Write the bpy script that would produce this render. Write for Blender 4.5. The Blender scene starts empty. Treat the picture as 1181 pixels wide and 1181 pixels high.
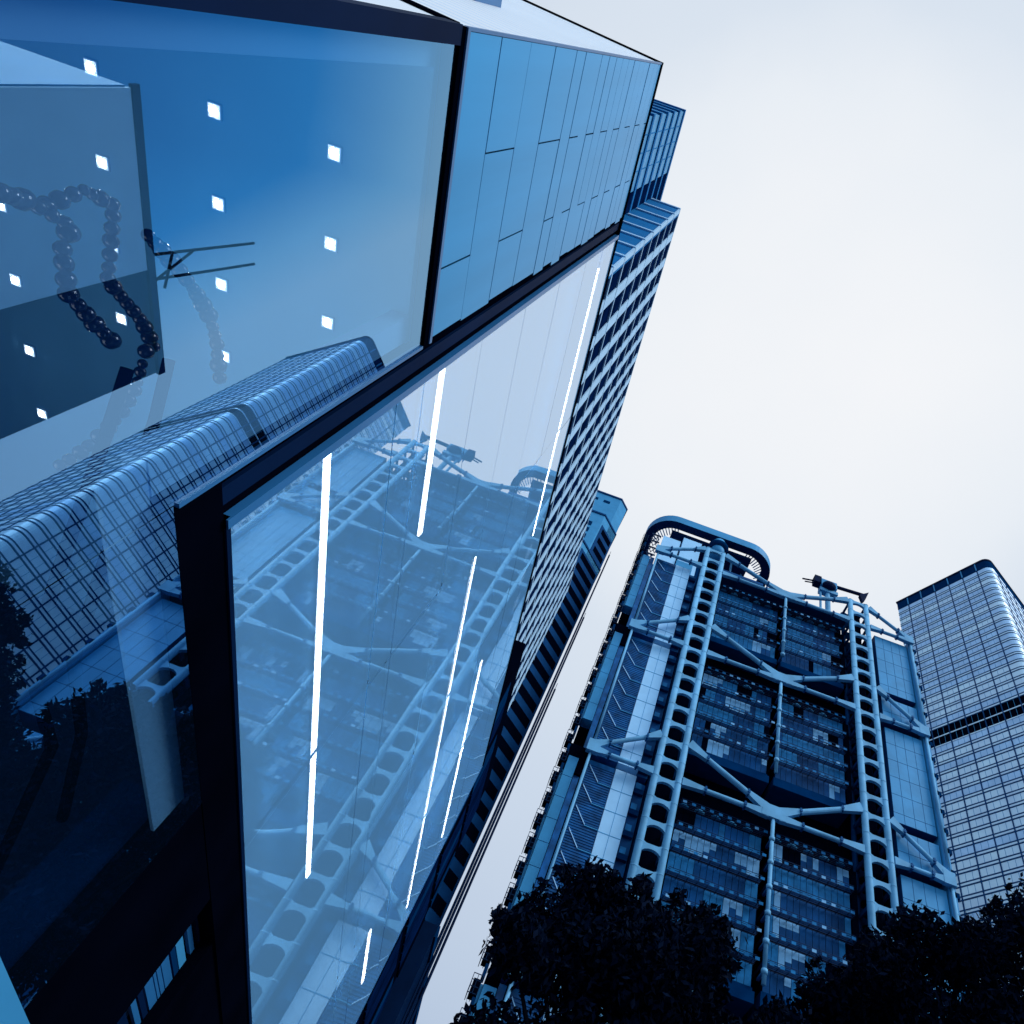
import bpy, math, random
import numpy as np
from mathutils import Vector, Matrix
rnd = random.Random(7)
S = bpy.context.scene
COL = S.collection

# ------------------------------------------------------------------ camera
# world: origin at the eye, X right (across the street), Y forward, Z up; street at z = -1.6
def R3(a, b, c):
    ca, sa, cb, sb, cc, sc = math.cos(a), math.sin(a), math.cos(b), math.sin(b), math.cos(c), math.sin(c)
    return (np.array([[cc, -sc, 0], [sc, cc, 0], [0, 0, 1]]) @ np.array([[1, 0, 0], [0, ca, -sa], [0, sa, ca]])
            @ np.array([[cb, 0, sb], [0, 1, 0], [-sb, 0, cb]]))
Rm = R3(0.5653221488990328, 0.0327945814827455, 0.33053700101724953)
cd = bpy.data.cameras.new('camera'); cam = bpy.data.objects.new('camera', cd); COL.objects.link(cam)
cam.matrix_world = Matrix([[Rm[0][i], -Rm[1][i], -Rm[2][i], 0] for i in range(3)] + [[0, 0, 0, 1]])
cd.sensor_width = 36; cd.lens = 825.06 / 1181 * 36; cd.shift_x = (590.5 - 740) / 1181
cd.clip_start = .1; cd.clip_end = 6000
S.camera = cam

# ------------------------------------------------------------------ sky and sun (overcast, bright cloud ahead)
SUN_EL, SUN_AZ = math.radians(42), math.radians(120)      # azimuth from +Y towards +X
W = bpy.data.worlds.new('World'); S.world = W; W.use_nodes = True
nt = W.node_tree; nt.nodes.clear(); N = nt.nodes.new; L = nt.links.new
out = N('ShaderNodeOutputWorld')
sky = N('ShaderNodeTexSky'); sky.sky_type = 'NISHITA'; sky.sun_disc = False
sky.sun_elevation = SUN_EL; sky.sun_rotation = SUN_AZ; sky.dust_density = 3
bg1 = N('ShaderNodeBackground'); bg1.inputs[1].default_value = 0.06; L(sky.outputs[0], bg1.inputs[0])
tc = N('ShaderNodeTexCoord')
dt = N('ShaderNodeVectorMath'); dt.operation = 'DOT_PRODUCT'; dt.inputs[1].default_value = (.1, .3, .949); L(tc.outputs['Generated'], dt.inputs[0])
nz = N('ShaderNodeTexNoise'); nz.inputs['Scale'].default_value = 1.6; nz.inputs['Detail'].default_value = 5; L(tc.outputs['Generated'], nz.inputs['Vector'])
nm = N('ShaderNodeMath'); nm.operation = 'MULTIPLY_ADD'; nm.inputs[1].default_value = .12; nm.inputs[2].default_value = -.06; L(nz.outputs['Fac'], nm.inputs[0])
ad = N('ShaderNodeMath'); ad.operation = 'ADD'; L(dt.outputs['Value'], ad.inputs[0]); L(nm.outputs[0], ad.inputs[1])
rp = N('ShaderNodeValToRGB'); L(ad.outputs[0], rp.inputs[0])
def ramp(r, stops):
    e = r.color_ramp.elements
    while len(e) > 1: e.remove(e[0])
    e[0].position = stops[0][0]; e[0].color = (*stops[0][1], 1)
    for p, c in stops[1:]:
        q = e.new(p); q.color = (*c, 1)
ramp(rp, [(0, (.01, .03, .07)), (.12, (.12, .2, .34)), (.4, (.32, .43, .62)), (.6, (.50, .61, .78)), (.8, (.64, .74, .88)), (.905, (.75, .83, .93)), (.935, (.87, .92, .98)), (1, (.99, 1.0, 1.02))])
# out-of-view sky made for light: darker right for reflections, brighter blue-white fill added behind
def math_(op, a, b=None, c=None):
    m = N('ShaderNodeMath'); m.operation = op
    for i, v in enumerate((a, b, c)):
        if v is None: continue
        if isinstance(v, (int, float)): m.inputs[i].default_value = v
        else: L(v, m.inputs[i])
    return m.outputs[0]
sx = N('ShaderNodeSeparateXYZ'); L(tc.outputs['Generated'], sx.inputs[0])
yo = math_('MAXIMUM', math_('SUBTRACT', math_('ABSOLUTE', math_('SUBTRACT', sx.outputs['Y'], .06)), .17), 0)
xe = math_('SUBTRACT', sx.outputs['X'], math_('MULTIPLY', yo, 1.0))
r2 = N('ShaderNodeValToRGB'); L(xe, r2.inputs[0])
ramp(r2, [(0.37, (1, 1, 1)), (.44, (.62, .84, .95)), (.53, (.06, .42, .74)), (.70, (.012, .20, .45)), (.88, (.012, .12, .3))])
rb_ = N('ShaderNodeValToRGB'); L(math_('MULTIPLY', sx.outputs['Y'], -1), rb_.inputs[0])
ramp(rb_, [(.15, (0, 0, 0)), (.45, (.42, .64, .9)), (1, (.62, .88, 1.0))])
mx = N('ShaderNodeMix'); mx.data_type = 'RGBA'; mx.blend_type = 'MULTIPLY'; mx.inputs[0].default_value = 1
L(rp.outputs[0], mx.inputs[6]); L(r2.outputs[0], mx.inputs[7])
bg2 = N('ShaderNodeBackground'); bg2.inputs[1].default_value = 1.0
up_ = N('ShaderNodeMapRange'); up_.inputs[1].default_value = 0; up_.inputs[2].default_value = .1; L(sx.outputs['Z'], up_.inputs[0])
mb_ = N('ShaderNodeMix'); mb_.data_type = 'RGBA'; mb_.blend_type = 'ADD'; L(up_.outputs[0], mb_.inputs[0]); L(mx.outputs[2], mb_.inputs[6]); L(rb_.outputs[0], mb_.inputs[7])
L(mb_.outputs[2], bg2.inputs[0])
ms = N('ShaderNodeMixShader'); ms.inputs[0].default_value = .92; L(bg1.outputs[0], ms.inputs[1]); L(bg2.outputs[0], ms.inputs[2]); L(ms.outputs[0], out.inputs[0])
sd = bpy.data.lights.new('sun', 'SUN'); so = bpy.data.objects.new('sun', sd); COL.objects.link(so)
sd.energy = 2.4; sd.angle = math.radians(25); sd.color = (1, .99, .97)
dsun = Vector((math.cos(SUN_EL) * math.sin(SUN_AZ), math.cos(SUN_EL) * math.cos(SUN_AZ), math.sin(SUN_EL)))
so.rotation_euler = dsun.to_track_quat('Z', 'Y').to_euler()
vs = S.view_settings; S.display_settings.display_device = 'sRGB'
vs.view_transform = 'Standard'; vs.look = 'None'; vs.exposure = 0; vs.gamma = 1
S.render.engine = 'CYCLES'; S.cycles.max_bounces = 8; S.cycles.transparent_max_bounces = 12; S.cycles.caustics_reflective = False

# ------------------------------------------------------------------ materials
def mat(name, col, rough=.6, spec=.3, metal=0, var=.12, scale=.6, bump=0, emit=None, es=0, streak=False):
    m = bpy.data.materials.new(name); m.use_nodes = True; t = m.node_tree; b = t.nodes['Principled BSDF']
    b.inputs['Roughness'].default_value = rough; b.inputs['Specular IOR Level'].default_value = spec; b.inputs['Metallic'].default_value = metal
    tc = t.nodes.new('ShaderNodeTexCoord'); n = t.nodes.new('ShaderNodeTexNoise'); n.inputs['Scale'].default_value = scale; n.inputs['Detail'].default_value = 6
    if streak:
        mp = t.nodes.new('ShaderNodeMapping'); mp.inputs['Scale'].default_value = (3, 3, .25); t.links.new(tc.outputs['Object'], mp.inputs[0]); t.links.new(mp.outputs[0], n.inputs['Vector'])
    else: t.links.new(tc.outputs['Object'], n.inputs['Vector'])
    r = t.nodes.new('ShaderNodeValToRGB'); t.links.new(n.outputs['Fac'], r.inputs[0])
    ramp(r, [(.3, tuple(c * (1 - var) for c in col)), (.7, tuple(min(1, c * (1 + var)) for c in col))])
    t.links.new(r.outputs[0], b.inputs['Base Color'])
    if bump:
        bp = t.nodes.new('ShaderNodeBump'); bp.inputs['Strength'].default_value = bump; bp.inputs['Distance'].default_value = .02; t.links.new(n.outputs['Fac'], bp.inputs['Height']); t.links.new(bp.outputs[0], b.inputs['Normal'])
    if emit: b.inputs['Emission Color'].default_value = (*emit, 1); b.inputs['Emission Strength'].default_value = es
    return m
def glassmat(name, gl, tr, dif, gcol=(.9, .95, 1), tcol=(.8, .9, 1), rough=0.0, wav=.15, wd=.004):
    """window pane: mirror share gl, see-through share tr, the rest milky (frit, dust)"""
    m = bpy.data.materials.new(name); m.use_nodes = True; t = m.node_tree; t.nodes.clear(); n = t.nodes.new
    o = n('ShaderNodeOutputMaterial'); g = n('ShaderNodeBsdfGlossy'); g.inputs['Color'].default_value = (*gcol, 1); g.inputs['Roughness'].default_value = rough
    T = n('ShaderNodeBsdfTransparent'); T.inputs[0].default_value = (*tcol, 1); D = n('ShaderNodeBsdfDiffuse'); D.inputs[0].default_value = (*dif, 1)
    tc = n('ShaderNodeTexCoord'); nz = n('ShaderNodeTexNoise'); nz.inputs['Scale'].default_value = wav; nz.inputs['Detail'].default_value = 2
    t.links.new(tc.outputs['Object'], nz.inputs['Vector']); bp = n('ShaderNodeBump'); bp.inputs['Strength'].default_value = 1; bp.inputs['Distance'].default_value = wd
    t.links.new(nz.outputs['Fac'], bp.inputs['Height']); t.links.new(bp.outputs[0], g.inputs['Normal'])
    m1 = n('ShaderNodeMixShader'); m1.inputs[0].default_value = tr / max(1e-6, 1 - gl); t.links.new(D.outputs[0], m1.inputs[1]); t.links.new(T.outputs[0], m1.inputs[2])
    m2 = n('ShaderNodeMixShader'); m2.inputs[0].default_value = gl; t.links.new(m1.outputs[0], m2.inputs[1]); t.links.new(g.outputs[0], m2.inputs[2]); t.links.new(m2.outputs[0], o.inputs[0])
    return m
def emat(name, col, s):
    m = bpy.data.materials.new(name); m.use_nodes = True; b = m.node_tree.nodes['Principled BSDF']
    b.inputs['Base Color'].default_value = (.8, .8, .8, 1); b.inputs['Emission Color'].default_value = (*col, 1); b.inputs['Emission Strength'].default_value = s
    return m
M = dict(
    black=mat('black painted steel', (.0008, .0015, .005), .8, 0, var=.3),
    navy=mat('dark navy painted metal', (.0010, .011, .045), .6, .02, var=.2),
    trim=mat('mid blue anodised trim', (.02, .14, .34), .35, .4),
    clad=mat('satin blue metal cladding', (.025, .31, .60), .38, .3, metal=.85, var=.07, scale=.4, streak=True),
    endwall=mat('pale metal end cladding', (.96, .96, .98), .5, .2, var=.03),
    gap=mat('dark joint', (.003, .02, .06), .8, .1),
    glass_up=glassmat('display window glass', .52, .46, (.02, .12, .3), (.36, .68, 1), (.75, .88, 1), wd=.003),
    glass_lo=glassmat('curtain wall glass', .50, .13, (.22, .58, 1), (.95, .99, 1), (.8, .9, 1), wd=.006, wav=.12),
    ceil=mat('plaster ceiling', (.2, .62, .95), .8, .1, var=.05),
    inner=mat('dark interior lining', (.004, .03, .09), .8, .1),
    reveal=mat('pale window reveal', (.30, .66, .95), .7, .1, var=.02),
    backing=mat('pale interior screen', (.3, .72, 1), .8, .1, var=.08),
    lampw=emat('downlight glow', (1, 1, 1), 60), recglow=emat('downlight diffuser', (.75, .9, 1), 1.6), tube=emat('fluorescent tube', (1, 1, 1), 16),
    bead=mat('smoked glass bead', (.002, .02, .06), .08, .8, var=.3),
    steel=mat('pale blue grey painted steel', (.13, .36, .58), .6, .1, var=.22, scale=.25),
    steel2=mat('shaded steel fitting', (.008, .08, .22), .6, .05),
    hglass=mat('dark tinted glazing', (.003, .06, .19), .35, .04, var=.5, scale=.2),
    hglass2=mat('mid tinted glazing', (.012, .15, .36), .35, .05, var=.3),
    hblind=mat('pale roller blind behind glass', (.15, .38, .64), .5, .1),
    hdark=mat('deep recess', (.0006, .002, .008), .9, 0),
    hnavy=mat('navy fascia', (.001, .028, .10), .6, .0),
    walk=mat('dark galvanised walkway', (.002, .022, .07), .6, .08),
    pale=mat('pale aluminium panel', (.36, .66, .95), .6, .15, var=.06, scale=.4),
    azure=mat('azure aluminium panel', (.045, .27, .52), .5, .1, var=.12, scale=.3),
    stair=mat('stair tower glazing', (.006, .09, .27), .3, .12, var=.5, scale=.5),
    pier=mat('pale stone pier', (.46, .70, .90), .7, .05, var=.08),
    soff=mat('blue painted return wall', (.008, .17, .42), .7, .03, var=.1),
    pwin=mat('dark office window', (.001, .010, .05), .7, 0, var=.4),
    pwin2=mat('blue spandrel glass', (.06, .32, .58), .4, .1, var=.15),
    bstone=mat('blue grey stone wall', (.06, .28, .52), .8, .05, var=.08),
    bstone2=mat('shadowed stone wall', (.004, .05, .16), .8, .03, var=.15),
    tglass=mat('pale reflective ribbon window', (.62, .80, .98), .5, .2, metal=.3, var=.12, scale=.12),
    tglass2=mat('slightly dimmer ribbon window', (.44, .65, .90), .5, .2, metal=.3, var=.15, scale=.2),
    tfloor=mat('blue spandrel rail', (.003, .055, .17), .5, .05),
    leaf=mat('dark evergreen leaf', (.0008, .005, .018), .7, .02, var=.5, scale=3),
    bark=mat('dark bark', (.002, .004, .01), .9, .03, bump=.6, scale=6),
    ground=mat('paving', (.05, .08, .13), .9, .1, bump=.3, scale=2), road=mat('asphalt', (.02, .03, .05), .9, .1, bump=.3, scale=8),
    line=mat('white road paint', (.6, .7, .8), .7, .2),
)

# ------------------------------------------------------------------ mesh helpers
class MB:
    def __init__(s): s.v = []; s.f = []; s.m = []; s.mats = []
    def mi(s, m):
        if m not in s.mats: s.mats.append(m)
        return s.mats.index(m)
    def poly(s, pts, m):
        k = len(s.v); s.v += [tuple(p) for p in pts]; s.f.append(tuple(range(k, k + len(pts)))); s.m.append(s.mi(m))
    def box(s, x0, x1, y0, y1, z0, z1, m):
        k = len(s.v); s.v += [(x, y, z) for z in (z0, z1) for x, y in ((x0, y0), (x1, y0), (x1, y1), (x0, y1))]
        for f in ((0, 3, 2, 1), (4, 5, 6, 7), (0, 1, 5, 4), (1, 2, 6, 5), (2, 3, 7, 6), (3, 0, 4, 7)):
            s.f.append(tuple(k + i for i in f)); s.m.append(s.mi(m))
        return s
    def prism(s, poly, a, b, m, axis='y', mf=None):
        """extrude a 2-D outline: axis y -> (x,z) pairs, axis z -> (x,y), axis x -> (y,z)"""
        def P(u, v, w): return {'y': (u, w, v), 'z': (u, v, w), 'x': (w, u, v)}[axis]
        n = len(poly); k = len(s.v); s.v += [P(u, v, a) for u, v in poly] + [P(u, v, b) for u, v in poly]
        mi = s.mi(m)
        s.f.append(tuple(k + i for i in range(n))); s.m.append(mi); s.f.append(tuple(k + n + i for i in reversed(range(n)))); s.m.append(mi)
        for i in range(n):
            j = (i + 1) % n; s.f.append((k + i, k + n + i, k + n + j, k + j)); s.m.append(mi if mf is None else s.mi(mf))
        return s
    def tube(s, p, q, r, m, n=10, r2=None):
        p, q = Vector(p), Vector(q); d = (q - p).normalized(); a = d.orthogonal().normalized(); b = d.cross(a); r2 = r if r2 is None else r2
        k = len(s.v); mi = s.mi(m)
        for c, rr in ((p, r), (q, r2)):
            for i in range(n):
                t = 2 * math.pi * i / n; s.v.append(tuple(c + a * rr * math.cos(t) + b * rr * math.sin(t)))
        for i in range(n):
            j = (i + 1) % n; s.f.append((k + i, k + j, k + n + j, k + n + i)); s.m.append(mi)
        s.f.append(tuple(k + i for i in reversed(range(n)))); s.m.append(mi); s.f.append(tuple(k + n + i for i in range(n))); s.m.append(mi)
        return s
    def ball(s, c, r, m, nu=10, nv=6, sz=(1, 1, 1)):
        k = len(s.v); mi = s.mi(m)
        for j in range(nv + 1):
            ph = math.pi * j / nv
            for i in range(nu):
                t = 2 * math.pi * i / nu; s.v.append((c[0] + sz[0] * r * math.sin(ph) * math.cos(t), c[1] + sz[1] * r * math.sin(ph) * math.sin(t), c[2] + sz[2] * r * math.cos(ph)))
        for j in range(nv):
            for i in range(nu):
                i2 = (i + 1) % nu; s.f.append((k + j * nu + i, k + (j + 1) * nu + i, k + (j + 1) * nu + i2, k + j * nu + i2)); s.m.append(mi)
        return s
    def build(s, name, parent=None, smooth=False):
        me = bpy.data.meshes.new(name); me.from_pydata(s.v, [], s.f)
        for m in s.mats: me.materials.append(M[m])
        me.polygons.foreach_set('material_index', s.m)
        if smooth: me.polygons.foreach_set('use_smooth', [True] * len(s.f))
        me.update(); o = bpy.data.objects.new(name, me); COL.objects.link(o)
        if parent:
            o.parent = parent
            if parent.type == 'EMPTY': o.matrix_parent_inverse = Matrix.Translation(-parent.location)
            elif parent.parent: o.matrix_parent_inverse = Matrix()
        return o
def box(name, parent, x0, x1, y0, y1, z0, z1, m): return MB().box(x0, x1, y0, y1, z0, z1, m).build(name, parent)
def tag(o, label=None, cat=None, group=None, kind=None):
    for k, v in (('label', label), ('category', cat), ('group', group), ('kind', kind)):
        if v: o[k] = v
    return o
def clearmat():
    m = bpy.data.materials.new('clear glass edge'); m.use_nodes = True; t = m.node_tree; t.nodes.clear()
    o = t.nodes.new('ShaderNodeOutputMaterial'); g = t.nodes.new('ShaderNodeBsdfTransparent'); g.inputs[0].default_value = (.97, .98, 1, 1); t.links.new(g.outputs[0], o.inputs[0]); return m
M['clear'] = clearmat()
def pane(name, parent, x0, x1, y0, y1, z0, z1, m):
    b = MB().box(x0, x1, y0, y1, z0, z1, 'clear'); i = b.mi(m); b.m[3] = i   # only the street-side skin mirrors
    return b.build(name, parent)
def thing(name, label, cat, loc=(0, 0, 0), group=None):
    o = bpy.data.objects.new(name, None); COL.objects.link(o); o.location = loc
    return tag(o, label, cat, group)

# ------------------------------------------------------------------ ground
G = -1.6
tag(MB().box(-2000, 2000, -2000, 2000, G - .5, G, 'ground').build('ground'), kind='structure')
tag(MB().box(2.5, 14, -200, 90, G - .3, G + .004, 'road').build('road'), kind='structure')
tag(MB().box(-4.6, 2.5, -200, 90, G - .3, G + .13, 'ground').build('pavement'), kind='structure')
lm = MB()
for k in range(40): lm.box(8.1, 8.25, -60 + k * 4, -58 + k * 4, G, G + .008, 'line')
tag(lm.build('road_marking'), kind='structure')

# ------------------------------------------------------------------ near glass building (left)
T = thing('glass_fronted_building', 'near shop building with huge display window, blue metal cladding and reflecting glass wall', 'building', (-8, 18, G))
X0 = -5.0; ROOF = 27.0
# cladding panels above the display window
cl = MB()
cl.box(X0 - .30, X0 - .06, .66, 5.45, 11.62, ROOF - .1, 'gap')
zs = [11.62, 12.97, 14.39, 15.80, 17.25] + [17.25 + .715 * k for k in range(1, 14)]
zs = [z for z in zs if z < ROOF - .3] + [ROOF - .1]
for i in range(len(zs) - 1):
    ys = [.66, 4.19, 5.45] if i % 2 == 0 else [.66, 2.42, 5.45]
    if i > 3 and i % 2 == 0: ys = [.66, 4.22, 5.5]
    for a, b in zip(ys[:-1], ys[1:]):
        j = rnd.uniform(-.006, .006)
        cl.box(X0 - .05, X0 + j, a + .016, b - .016 + rnd.uniform(0, .12) * (b > 5.3), zs[i] + .014, zs[i + 1] - .014, 'clad')
cl.build('metal_cladding', T)
# end wall, turned slightly towards the street corner
MB().prism([(X0 + .005, .655), (X0 + .005, .665), (X0 - 22, .66 - 1.87 + .01), (X0 - 22, .66 - 1.87)], G, ROOF, 'endwall', 'z').build('end_wall', T)
el = MB()
dx, dy = -22, -1.87
for k in range(34):
    z = 11.9 + .46 * k
    el.poly([(X0, .655 - .008, z), (X0 + dx, .655 + dy - .008, z), (X0 + dx, .655 + dy - .008, z + .03), (X0, .655 - .008, z + .03)], 'pale')
el.build('panel_joint', T)
MB().prism([(-5.2, .635), (-20, .655 - .085 * 15), (-20, .615 - .085 * 15), (-5.2, .61)], 11.42, 11.78, 'black', 'z').build('wall_slot', T)
MB().prism([(-7.5, .44), (-9.5, .27), (-9.5, .1), (-7.5, .2)], 17.6, 19.1, 'trim', 'z').build('wall_unit', T)
# roof edge
MB().box(X0 - .3, X0 + .03, .62, 38.1, ROOF - .08, ROOF + .12, 'black').build('roof_edge', T)
MB().prism([(X0 + .03, .6), (X0 + .03, .66), (X0 - 22, .66 + dy), (X0 - 22, .6 + dy)], ROOF, ROOF + .14, 'black', 'z').build('roof_edge', T)
box('corner_trim', T, X0 - .05, X0 + .02, .615, .665, 11.6, ROOF, 'trim')
# frames
box('window_frame', T, X0 - .25, X0 + .03, .60, .86, 2.4, 11.36, 'navy')
box('window_frame', T, X0 - .25, X0 + .02, .62, 5.5, 11.36, 11.52, 'black')
box('window_frame', T, X0 - .20, X0 + .05, .62, 5.5, 11.523, 11.615, 'trim')
# pier between display window and curtain wall
box('pier', T, X0 - .5, X0 - .10, 5.55, 6.3, 6.35, ROOF, 'black')
box('pier', T, X0 - .12, X0 - .04, 5.72, 5.98, 6.3, ROOF, 'navy')
box('pier_trim', T, X0 - .09, X0 + .04, 6.16, 6.3, 6.3, ROOF, 'trim')
box('pier_trim', T, X0 - .1, X0 + .01, 5.50, 5.56, 5.6, 11.36, 'trim')
# horizontal beam over the ground floor
box('beam', T, X0 - .5, X0 - .02, 5.56, 38.1, 5.56, 6.3, 'black')
box('beam_trim', T, X0 - .3, X0 + .01, 6.16, 38.1, 6.30, 6.38, 'navy')
box('sill_beam', T, X0 - .5, X0 - .01, .62, 38.1, 2.0, 2.68, 'azure')
box('wall_column', T, X0 - .5, X0 - .03, 11.08, 13.9, 2.69, 5.55, 'black')
box('wall_column', T, X0 - .45, X0 - .06, 15.5, 38.1, 2.69, 5.55, 'black')
lv = MB()
z = 2.7
while z < 5.5:
    h = rnd.choice((.05, .08, .1, .16)); lv.box(X0 - .35, X0 - .28, 13.9, 15.5, z, z + h, rnd.choice(('hnavy', 'trim', 'azure', 'navy'))); z += h + rnd.choice((.02, .04, .1))
lv.build('louvre_panel', T)
# display window: see-through panes
for n_, (a, b, c, d) in enumerate(((.86, 5.5, 2.69, 11.35), (5.515, 11.07, 2.69, 5.55))):
    pane('display_pane', T, X0 - .04, X0 - .02, a, b, c, d, 'glass_up')
# curtain wall panes with slim dark joints
yj = [6.31, 13.75, 21.3, 29.0, 38.05]; zj = [6.39, 10.6, 11.65, 14.43, 17.25, 20.1, 22.9, 25.0, ROOF - .1]
for a, b in zip(yj[:-1], yj[1:]):
    for c, d in zip(zj[:-1], zj[1:]):
        o = pane('curtain_wall_pane', T, X0 - .03, X0 - .01, a + .012, b - .012, c + .012, d - .012, 'glass_lo')
        ty, tz = rnd.gauss(0, .0016), rnd.gauss(0, .0016)
        for v in o.data.vertices: v.co.x += (v.co.y - (a + b) / 2) * ty + (v.co.z - (c + d) / 2) * tz
jm = MB()
for y in yj[1:-1]: jm.box(X0 - .09, X0 - .055, y - .02, y + .02, 6.39, ROOF - .1, 'gap')
for z in zj[1:-1]: jm.box(X0 - .115, X0 - .095, 6.31, 38.05, z - .02, z + .02, 'gap')
jm.build('curtain_wall_mullion', T)
box('corner_trim', T, X0 - .3, X0 + .01, 38.05, 38.15, 2.0, ROOF, 'trim')
# interior behind the panes
box('interior_screen', T, -5.9, -5.8, 6.35, 38.0, 6.4, ROOF - .2, 'backing')
box('interior_ceiling', T, -18, -5.3, .9, 15.9, 11.31, 11.5, 'ceil')
box('interior_wall', T, -18.2, -18.02, .9, 16, 0, 11.3, 'inner')
box('interior_wall', T, -18, -6.3, 16.02, 16.2, 0, 11.3, 'inner')
box('interior_wall', T, -18, -5.65, .9, .98, 0, 11.3, 'inner')
box('interior_wall', T, -6.25, -5.5, 11.12, 11.25, 2.0, 5.5, 'hnavy')
box('interior_floor', T, -18, -5.3, .9, 16, 1.0, 1.9, 'inner')
box('window_reveal', T, -5.6, -5.28, 5.02, 5.5, 5.56, 11.3, 'reveal')
box('window_reveal', T, -5.34, -5.29, 5.02, 11.06, 4.95, 5.54, 'reveal')
box('window_reveal', T, -5.6, -5.28, .88, 1.22, 2.7, 11.3, 'reveal')
bm_ = MB().box(X0 - 14, X0 - .51, 5.6, 38.1, 26.5, 26.95, 'navy'); bm_.box(X0 - 14, X0 - .31, .9, 5.6, 26.5, 26.95, 'navy'); bm_.build('roof', T)
box('rear_wall', T, X0 - 14, X0 - 1.2, 37.9, 38.1, G, 26.4, 'navy')

# unseen area light added to brighten the shop ceiling
ad_ = bpy.data.lights.new('ceiling_fill', 'AREA'); ad_.shape = 'RECTANGLE'; ad_.size = 5; ad_.size_y = 5; ad_.energy = 190; ad_.color = (.85, .93, 1)
ao = bpy.data.objects.new('ceiling_fill', ad_); COL.objects.link(ao); ao.location = (-9.5, 6.0, 2.2); ao.rotation_euler = (math.pi, 0, 0)
# downlights on their grid
def downlight(x, y, label):
    t = thing('downlight', label, 'ceiling light', (x, y, 11.3), 'square downlights in the shop ceiling')
    MB().box(x - .12, x + .12, y - .12, y + .12, 11.27, 11.305, 'reveal').build('frame', t)
    MB().prism([(x - .10, y - .10), (x + .10, y - .10), (x + .10, y + .10), (x - .10, y + .10)], 11.262, 11.268, 'recglow', 'z').build('recess_glow', t)  # glowing sheet stands in for lamplight caught inside the recess
    MB().tube((x, y, 11.245), (x, y, 11.261), .062, 'lampw', 14).build('lens', t)
rows = {'nearest the glass': -6.76, 'second from the glass': -8.80, 'third from the glass': -10.92, 'farthest from the glass': -13.12}
ordn = ['first', 'second', 'third', 'fourth', 'fifth', 'sixth']
for rn, x in rows.items():
    for k, y in enumerate((2.84, 4.26, 5.66, 7.06, 8.52, 9.98)):
        downlight(x, y, f'{ordn[k]} square white downlight counted downwards in the ceiling row {rn}')
def strip(y0, y1, z, w, label):
    t = thing('strip_light', label, 'strip light', (-5.25, y0, z), 'white strip lights behind the curtain wall')
    box('housing', t, -5.30, -5.25, y0, y1, z - w / 2 - .02, z + w / 2 + .02, 'gap'); box('tube', t, -5.245, -5.20, y0 + .02, y1 - .02, z - w / 2, z + w / 2, 'tube')
strip(6.4, 19.1, 8.86, .15, 'long bright strip light nearest the black corner of the glass wall')
strip(6.4, 10.95, 12.95, .19, 'short wide strip light starting at the dark pier, second from the corner')
strip(15.1, 37.7, 17.75, .20, 'longest strip light running diagonally to the foot of the glass wall')
strip(23.9, 37.7, 21.75, .19, 'strip light in the lower half beside the longest one, nearer the tower')
strip(31.3, 35.8, 13.45, .20, 'shortest strip light low in the glass wall')
strip(7.3, 19.8, 26.1, .10, 'faint strip light just under the roof edge')

# bead garlands and the bent stems that carry them, inside the window
def garland(pts, r, label):
    P = [Vector(p) for p in pts]; b = MB(); tot = 0
    seg = [(P[i + 1] - P[i]).length for i in range(len(P) - 1)]; s = 0; L_ = sum(seg)
    while s < L_:
        q = s; i = 0
        while q > seg[i] and i < len(seg) - 1: q -= seg[i]; i += 1
        c = P[i].lerp(P[i + 1], min(1, q / seg[i])); rr = r * rnd.uniform(.75, 1.25)
        b.ball(c, rr, 'bead', 10, 7, (1, 1, rnd.uniform(.8, 1.1))); s += rr * 1.7
    o = b.build('bead_garland', None, True); tag(o, label, 'garland', 'glass bead garlands in the window')
XB = -6.5
garland([(XB, 2.7, 5.6), (XB - .1, 2.85, 5.95), (XB, 3.1, 6.25), (XB, 3.3, 6.12), (XB, 3.75, 6.1), (XB, 4.15, 6.35), (XB, 4.5, 6.6)], .085, 'dark glass bead string on the far left, hanging from the left edge of the window')
garland([(XB, 3.35, 7.2), (XB, 3.75, 7.55), (XB, 4.15, 7.85), (XB, 4.6, 8.1), (XB, 4.97, 8.19), (XB, 5.3, 8.2), (XB, 5.6, 8.22)], .095, 'dark glass bead string nearest the middle of the window, crossing two downlights')
garland([(XB - .3, 3.0, 6.3), (XB - .3, 2.9, 6.75), (XB - .3, 3.1, 7.1), (XB - .3, 3.5, 7.0), (XB - .3, 3.9, 6.9), (XB - .3, 4.5, 7.3), (XB - .3, 5.0, 7.5)], .08, 'looped dark glass bead string between the other two strings')
garland([(XB, 4.7, 7.0), (XB, 5.1, 6.8), (XB, 5.4, 6.5), (XB, 5.6, 6.0), (XB, 5.65, 5.6)], .075, 'short sagging bead string above the dark bent stems')
def stem(pts, label):
    b = MB()
    for a, c in zip(pts[:-1], pts[1:]): b.tube(a, c, .07, 'black', 8); b.ball(c, .07, 'black', 8, 5)
    tag(b.build('display_stem', None, True), label, 'display stand', 'bent dark stems inside the window')
XS = -6.2
stem([(XS, 4.6, 6.4), (XS, 5.3, 6.0), (XS, 6.6, 5.2), (XS, 7.7, 4.6), (XS, 9.2, 4.6), (XS, 10.4, 3.6)], 'left bent dark stem of the display inside the big window')
stem([(XS, 4.7, 7.0), (XS, 5.4, 6.7), (XS, 7.0, 5.7), (XS, 8.1, 5.1), (XS, 9.4, 5.0), (XS, 10.6, 4.5)], 'right bent dark stem of the display inside the big window')

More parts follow.
